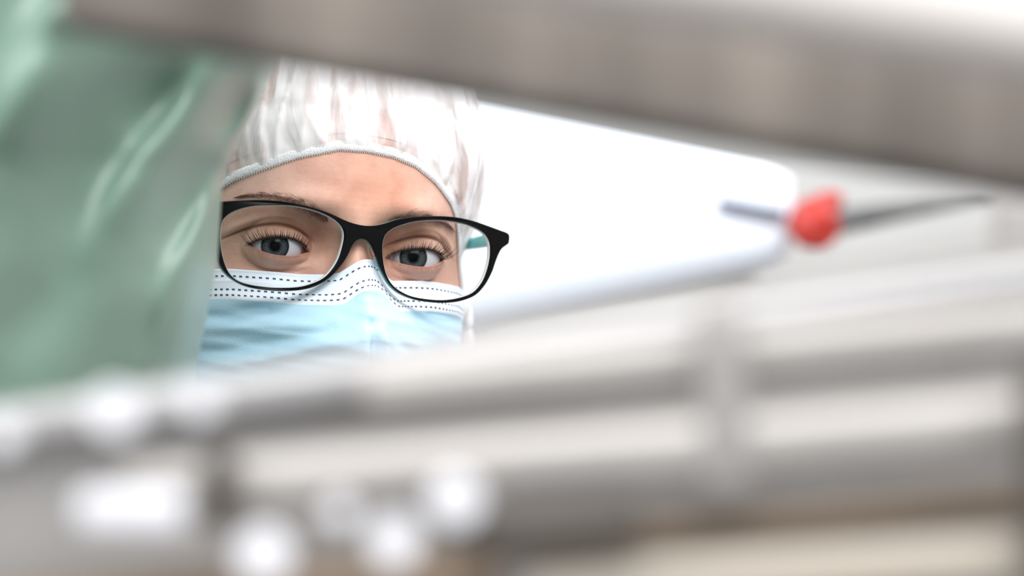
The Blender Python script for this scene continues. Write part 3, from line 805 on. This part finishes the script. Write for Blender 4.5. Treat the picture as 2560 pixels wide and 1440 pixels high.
# temples
xr, zr = gproj(1262, 596); xl, zl = gproj(522, 530)
for s, x0, z0 in ((1, xr, zr), (-1, xl, zl)):
    pth = [(x0 - s * 1.0, gy(x0) + 2, z0, 5.0), (x0 - s * 0.6, gy(x0) + 7, z0, 5.6), (x0 + s * 0.5, 10, z0 - 0.8, 5.2), (x0 + s * 2, 40, z0 - 2.0, 4.4), (x0 + s * 2.5, 75, z0 - 3, 3.4), (x0 + s * 1, 95, z0 - 9, 3.4), (x0 - s * 2, 112, z0 - 28, 3.2)]
    pp = [spl(pth, t) for t in np.linspace(0, 1, 40)]
    for nm, off, mt in (('temple', 0.75, BLK), ('temple_inner_face', -0.75, TEAL)):
        v, f = [], []
        for (x_, y_, z_, h_) in pp:
            for du, dz in ((-.7, -.8), (-.7, .8), (-.35, 1), (.35, 1), (.7, .8), (.7, -.8), (.35, -1), (-.35, -1)):
                v.append(L2W((x_ + s * off + s * du, y_, z_ + dz * h_ / 2)))
        for i in range(39):
            for k in range(8):
                q = (i * 8 + k, i * 8 + (k + 1) % 8, (i + 1) * 8 + (k + 1) % 8, (i + 1) * 8 + k); f.append(q if s > 0 else q[::-1])
        f.append(tuple(range(8))); f.append(tuple(range(39 * 8, 40 * 8)))
        o = meshobj(nm, v, f, mt, gl)
# clear nose pads
PAD = clear_mat('clear_nose_pad', 0.15, (0.72, 0.86, 0.82, 1), 1.45)
for s, pp in ((-1, [(884, 612), (872, 636), (858, 660)]), (1, [(931, 618), (940, 642), (951, 668)])):
    v, f = [], []
    for i, (px, py) in enumerate(spl(pp, t) for t in np.linspace(0, 1, 12)):
        x_, z_ = gproj(px, py)
        for k in range(10):
            a = 2 * math.pi * k / 10; w = math.sin(math.pi * (i + 0.5) / 12)
            v.append(L2W((x_ + s * (0.8 + 0.7 * math.cos(a)), gy(x_) + 4.8 + 4.2 * math.sin(a) * w, z_)))
    f = [(i * 10 + k, i * 10 + (k + 1) % 10, (i + 1) * 10 + (k + 1) % 10, (i + 1) * 10 + k) for i in range(11) for k in range(10)] + [tuple(range(10)), tuple(range(110, 120))]
    meshobj('nose_pad', v, f, PAD, gl)

# ------------------------------------------------------------------ the woman's clothes down to the floor
nk = L2W((0, 78, -150))
rings = []
for z, rx, ry, cyy in ((nk.z + .03, .062, .065, 0), (nk.z - .02, .075, .075, 0), (nk.z - .05, .13, .09, 0), (nk.z - .075, .19, .10, 0), (nk.z - .12, .22, .115, 0), (nk.z - .25, .215, .125, 0), (nk.z - .45, .19, .12, 0),
                       (nk.z - .65, .215, .135, 0), (0.45, .24, .15, 0), (0.40, .24, .15, 0)):
    rings.append([Vector((p.x, p.y, p.z)) for p in ell((nk.x, nk.y + (.02 if z > nk.z - .04 else .07), z), rx, ry, 48, 0.85)])
loft('coverall', rings, M['coat'], woman)
for s in (-1, 1):
    arm = [Vector((nk.x + s * .19, nk.y + .02, nk.z - .10)), Vector((nk.x + s * .245, nk.y + .04, nk.z - .25)), Vector((nk.x + s * .27, nk.y + .05, nk.z - .40)), Vector((nk.x + s * .25, nk.y + .03, nk.z - .55)), Vector((nk.x + s * .20, nk.y + .0, nk.z - .62))]
    rr = [.065, .06, .052, .048, .045]
    ap = [spl([tuple(a) + (r,) for a, r in zip(arm, rr)], t) for t in np.linspace(0, 1, 20)]
    rings = []
    for i, q in enumerate(ap):
        t = (Vector(ap[min(i + 1, 19)][:3]) - Vector(ap[max(i - 1, 0)][:3])).normalized(); a = t.cross(Vector((0, 1, 0))).normalized(); b_ = t.cross(a)
        rings.append([Vector(q[:3]) + (a * math.cos(2 * math.pi * k / 20) + b_ * math.sin(2 * math.pi * k / 20)) * q[3] for k in range(20)])
    loft('sleeve', rings, M['coat'], woman)
    cx_ = nk.x + s * .10
    loft('trouser_leg', [ell((cx_, nk.y + .02, z), r, r * 1.1, 28) for z, r in ((0.5, .085), (.35, .07), (.15, .06), (.06, .062))], M['coat'], woman)
    loft('shoe', [ell((cx_, nk.y + .06, z), rx, ry, 28) for z, rx, ry in ((0.0, .046, .13), (.03, .05, .135), (.06, .046, .11), (.085, .036, .06))], M['shoe'], woman)

# ------------------------------------------------------------------ colleague in green gown, back to the camera
edge_px = [(-200, 760), (0, 738), (100, 712), (170, 690), (250, 655), (350, 603), (440, 563), (520, 556), (650, 547), (750, 531), (830, 512), (930, 491), (1050, 482), (1440, 470), (1900, 470)]
ep = np.array(edge_px, float)
GD = 1.13
gx = lambda z: (np.interp((1.5 - z) / GD * FPX + 720, ep[:, 0], ep[:, 1]) - 1280) / FPX * GD
ridges = [  # photograph line, half width px, height m
    (250, 580, 590, 140, 50, 0.017), (440, 690, 690, 190, 26, 0.012), (535, 350, 620, 190, 34, -0.032), (300, 330, 470, 160, 60, -0.016),
    (0, 420, 230, 20, 70, 0.020), (90, 700, 330, 250, 70, -0.012), (330, 960, 450, 640, 22, 0.006), (350, 900, 395, 760, 12, -0.006), (430, 900, 520, 640, 40, 0.012), (0, 900, 200, 640, 70, -0.008),
    (380, 640, 540, 380, 45, -0.020), (120, 60, 250, 20, 40, 0.014)]
gown = thing('person', 'person in green gown and hood seen from behind at the left edge', 'person', (gx(1.3) - 0.27, -0.12, 0))
zs = np.concatenate([np.linspace(1.78, 1.72, 5), np.linspace(1.71, 1.30, 110), np.linspace(1.28, 0.35, 40)])
rings = []
for z in zs:
    xe = float(gx(min(z, 1.72))); ring = []
    sh = 1.0 if z < 1.66 else max(0.30, 1 - ((z - 1.66) / 0.12) ** 2 * 0.7)
    cxx = xe - 0.30
    for i in range(260):
        a = 2 * math.pi * i / 260; ca, sa = math.cos(a), math.sin(a)
        x = cxx + 0.30 * (sh if ca > 0 else sh) * math.copysign(abs(ca) ** 0.75, ca)
        y = -0.12 + (0.19 if sa < 0 else 0.08) * sh * math.copysign(abs(sa) ** 0.9, sa)
        if sa < 0.3:
            dd = y + D0; px = 1280 + x / dd * FPX; py = 720 - (z - 1.5) / dd * FPX
            h = 0
            for x0, y0, x1, y1, w, hh in ridges:
                w = w * 1.3
                dx, dy = x1 - x0, y1 - y0; t = min(1, max(0, ((px - x0) * dx + (py - y0) * dy) / (dx * dx + dy * dy)))
                d2 = (px - x0 - t * dx) ** 2 + (py - y0 - t * dy) ** 2; h += hh * math.exp(-d2 / (w * w)) * (0.25 + 0.75 * math.sin(math.pi * t))
            h += 0.008 * noise.noise(Vector((x * 9 - z * 5, z * 4, 1)))
            y -= h * min(1, max(0, (0.3 - sa) / 0.6)) * 1.0
        ring.append(Vector((x, y, z)))
    rings.append(ring[::-1])
loft('gown', rings, M['gown'], gown)
hx = float(gx(1.7)) - 0.30
loft('hood', [ell((hx, -0.16, z), rx, ry, 40) for z, rx, ry in ((1.74, .10, .10), (1.80, .075, .08), (1.84, .085, .10), (1.90, .09, .115), (1.95, .085, .11), (1.99, .06, .08), (2.01, .02, .03))][::-1], M['gown'], gown)
for s in (-1, 1):
    loft('trouser_leg', [ell((hx + s * .1, -0.15, z), r, r * 1.1, 28) for z, r in ((0.5, .09), (.35, .08), (.15, .065), (.06, .065))], M['gown'], gown)
    loft('shoe', [ell((hx + s * .1, -0.17, z), rx, ry, 28) for z, rx, ry in ((0.0, .046, .13), (.03, .05, .135), (.06, .046, .11), (.085, .036, .06))], M['shoe'], gown)

# ------------------------------------------------------------------ background: white housing, knob, spindle, cabinet
hd = 1.80
A = P(1985, 400, hd); Bq = P(1985, 672, hd)
hous = thing('machine_housing', 'large white enamelled machine housing behind the capped person', 'machine', (A.x - 0.3, hd - D0 + 0.2, 0))
# profile in (y,z): rounded front, extruded along x with rounded end; height shrinks towards the right as in the photograph
rings = []
top_l, bot_l = P(900, 150, hd).z, P(900, 900, hd).z
NXS = 40
for i in range(NXS):
    t = i / (NXS - 1); x = (A.x - 0.55) + 0.55 * t
    px = 1280 + x * FPX / hd
    zt = np.interp(px, [0, 1100, 1985], [P(0, 90, hd).z, P(0, 200, hd).z, A.z]); zbm = np.interp(px, [0, 1200, 1985], [P(0, 1050, hd).z, P(0, 860, hd).z, Bq.z])
    endr = 0.012; dxe = A.x - x; k = 1.0
    if dxe < endr: k = math.sqrt(max(0, 1 - ((endr - dxe) / endr) ** 2))
    sh = endr * (1 - k)
    cz_, hz = (zt + zbm) / 2, (zt - zbm) / 2 - sh
    ring = []
    for a in range(64):
        an = 2 * math.pi * a / 64; ca, sa = math.cos(an), math.sin(an)
        ring.append(Vector((x, hd - D0 + 0.16 - (0.16 - sh) * math.copysign(abs(ca) ** 0.3, ca), cz_ + hz * math.copysign(abs(sa) ** (0.22 if sa > 0 else 0.6), sa))))
    rings.append(ring)
xs_end = [A.x - 0.012 * (1 - math.sin(math.radians(a_))) for a_ in (0, 20, 40, 60, 75, 90)]
base_ring = rings[-2]
rings = rings[:-1]
for xe in xs_end[1:]:
    k = math.sqrt(max(0, 1 - ((xe - (A.x - 0.012)) / 0.012) ** 2)); sh = 0.012 * (1 - k)
    zt, zbm = A.z, Bq.z; cz_, hz = (zt + zbm) / 2, (zt - zbm) / 2 - sh
    rings.append([Vector((xe, hd - D0 + 0.16 - (0.16 - sh) * math.copysign(abs(math.cos(2 * math.pi * a / 64)) ** 0.3, math.cos(2 * math.pi * a / 64)), cz_ + hz * math.copysign(abs(math.sin(2 * math.pi * a / 64)) ** (0.22 if a < 32 else 0.6), math.sin(2 * math.pi * a / 64)))) for a in range(64)])
loft('housing_shell', rings, M['enamel'], hous)
bar('grip_slot', P(1795, 508, hd - .004), P(1962, 538, hd - .004), 0.010, 0.0062, M['navy'], hous)
bar('pedestal', P(1500, 640, hd + .18), Vector((P(1500, 640, hd + .18).x, P(1500, 640, hd + .18).y, 0.0)), 0.22, 0.3, M['panel'], hous, up=Vector((0, 1, 0)))
kn = thing('red_knob', 'red plastic knob beside the end of the white housing', 'knob', P(2040, 570, hd))
lathe('knob_cap', P(2012, 545, hd), P(2062, 580, hd - .02), [(0, .009), (.12, .015), (.5, .0165), (.85, .014), (1, .010)], M['red'], kn)
lathe('knob_collar', P(2036, 505, hd + .01), P(2105, 500, hd + .01), [(0, .004), (.2, .006), (.8, .006), (1, .004)], M['red'], kn)
lathe('knob_stem', P(1975, 540, hd + .02), P(2030, 560, hd), [(0, .006), (1, .006)], M['steel'], kn)
sp = thing('threaded_spindle', 'dark grey threaded steel spindle running right from the red knob', 'spindle', P(2260, 525, hd))
prof = []
for k in range(90):
    t = k / 89; r = 0.0085 - 0.005 * t; prof.append((t, r if k % 2 else r * 0.75))
lathe('threaded_rod', P(2065, 560, hd), P(2470, 488, hd + .06), prof, M['dark_rod'], sp)
cab = thing('equipment_cabinet', 'light grey equipment cabinet behind the red knob at right', 'cabinet', (P(2250, 700, 2.25).x, 2.25 - D0 + 0.2, 0))
c0, c1 = P(1700, 380, 2.25), P(2485, 380, 2.25)
rbox('cabinet_body', Vector(((c0.x + c1.x) / 2, 2.25 - D0 + .2, c0.z / 2)), (c1.x - c0.x, .4, c0.z), M['panel'], cab, 0.006)
rbox('side_section', Vector((c1.x + .302, 2.25 - D0 + .25, P(0, 340, 2.3).z / 2)), (.6, .3, P(0, 340, 2.3).z), M['steel_mid'], cab, 0.006)
rbox('dark_ledge', Vector((c1.x + .302, 2.25 - D0 + .08, P(0, 750, 2.3).z)), (.6, .06, .02), M['shadow_metal'], cab, 0.004)

# ------------------------------------------------------------------ foreground: overhead beam and pipe on a frame
fr = thing('guard_rail', 'out of focus grey steel guard beam slanting across the top foreground', 'guard rail', (0.5, -0.44, 0))
du = 0.80
def slant(name, x0, y0t, y0b, x1, y1t, y1b, d, w, m, par, bev=0.004):
    """bar whose upper and lower edges meet the given heights at two photograph columns"""
    A_ = P(x0, (y0t + y0b) / 2, d); B_ = P(x1, (y1t + y1b) / 2, d)
    h = ((y0b - y0t) + (y1b - y1t)) / 2 * math.cos(math.atan2(abs(B_.z - A_.z), abs(B_.x - A_.x))) / FPX * d
    return bar(name, A_, B_, w, h, m, par, bev)
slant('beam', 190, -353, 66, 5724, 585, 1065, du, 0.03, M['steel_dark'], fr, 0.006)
rbox('upright', Vector((0.5, -0.44, 0.78)), (0.05, 0.05, 1.56), M['steel_mid'], fr, 0.004)
pipe = thing('overhead_pipe', 'blurred cream white pipe crossing the upper right corner in front of beam', 'pipe', P(2100, 0, 0.72))
lathe('pipe_tube', P(-1500, -546, 0.70), P(5600, 540, 0.74), [(0, .0125), (1, .0125)], M['cream'], pipe)
lathe('pipe_flange', P(3150, 162, 0.737), P(3230, 174, 0.738), [(0, .014), (.3, .02), (.7, .02), (1, .014)], M['steel'], pipe)

# ------------------------------------------------------------------ foreground: blurred stainless machine bed
mc = thing('processing_machine', 'blurred stainless steel machine with slanting rails filling the lower foreground', 'machine', (0, -0.42, 0))
d1 = 0.75
def rail(name, x0, y0, x1, y1, rpx, d, m, flat=0.5):
    A_, B_ = P(x0, y0, d), P(x1, y1, d)
    return bar(name, A_, B_, rpx * 2 / FPX * d * 0.6, rpx * 2 / FPX * d, m, mc, rpx * 0.7 / FPX * d)
slant('bed_plate', -500, 1110, 2300, 3100, 500, 1690, d1 + .008, 0.018, M['steel_mid'], mc, 0.004)
rail('rail', -400, 1125, 3000, 640, 52, d1 - .01, M['steel'])
rail('rail', 900, 975, 3000, 770, 62, d1 - .03, M['steel_warm'])
rail('rail', 300, 1235, 3000, 1010, 78, d1 - .04, M['steel_warm'])
rail('rail', 1300, 1480, 3000, 1370, 70, d1 - .05, M['beige'])
rail('bearing_strip', 1150, 1370, 3000, 1220, 45, d1 - .03, M['bronze'])
rail('bearing_strip', -300, 1560, 1250, 1440, 75, d1 - .03, M['bronze'])
bar('gap_shade_bar', P(1120, 1352, d1 - .055), P(1600, 1308, d1 - .055), 0.01, 0.0105, M['shadow_metal'], mc)  # dark bar put in as the shade of a recess between rails
bar('slot', P(548, 1130, d1 - .05), P(560, 1330, d1 - .05), 0.008, 0.0055, M['shadow_metal'], mc, up=Vector((0, 1, 0)))
bar('bracket', P(1800, 770, d1 - .040), P(1815, 1230, d1 - .040), 0.012, 0.012, M['steel_mid'], mc, up=Vector((0, 1, 0)))
bar('bracket', P(2590, 900, d1 - .06), P(2600, 1440, d1 - .06), 0.006, 0.012, M['shadow_metal'], mc, up=Vector((0, 1, 0)))
rbox('clamp_block', P(330, 1275, d1 - .06), (0.0265, 0.01, 0.0100), M['glint_block_white'], mc, 0.003)
rbox('machine_base', Vector((0, -0.60, 0.62)), (0.9, 0.26, 1.24), M['steel_mid'], mc, 0.01)
rbox('bed_support', Vector((0, -0.49, 1.30)), (0.6, 0.016, 0.16), M['steel_mid'], mc, 0.004)
for px, py, r in ((5, 1100, .0042), (285, 1040, .0068), (500, 1010, .0048), (660, 1400, .0075), (985, 1365, .0068), (1140, 1262, .0072), (850, 1290, .004)):
    c = P(px, py, d1 - .075); r *= 0.88
    o = lathe('glint_disc', c + Vector((0, .012, 0)), c + Vector((0, -.002, .001)), [(0, r * 0.9), (.6, r), (.9, r * .97), (.98, r * .9), (1, r * .8)], M['glint_block_white'], mc, 28)  # white discs painted in place of steel highlights, defocused into bokeh
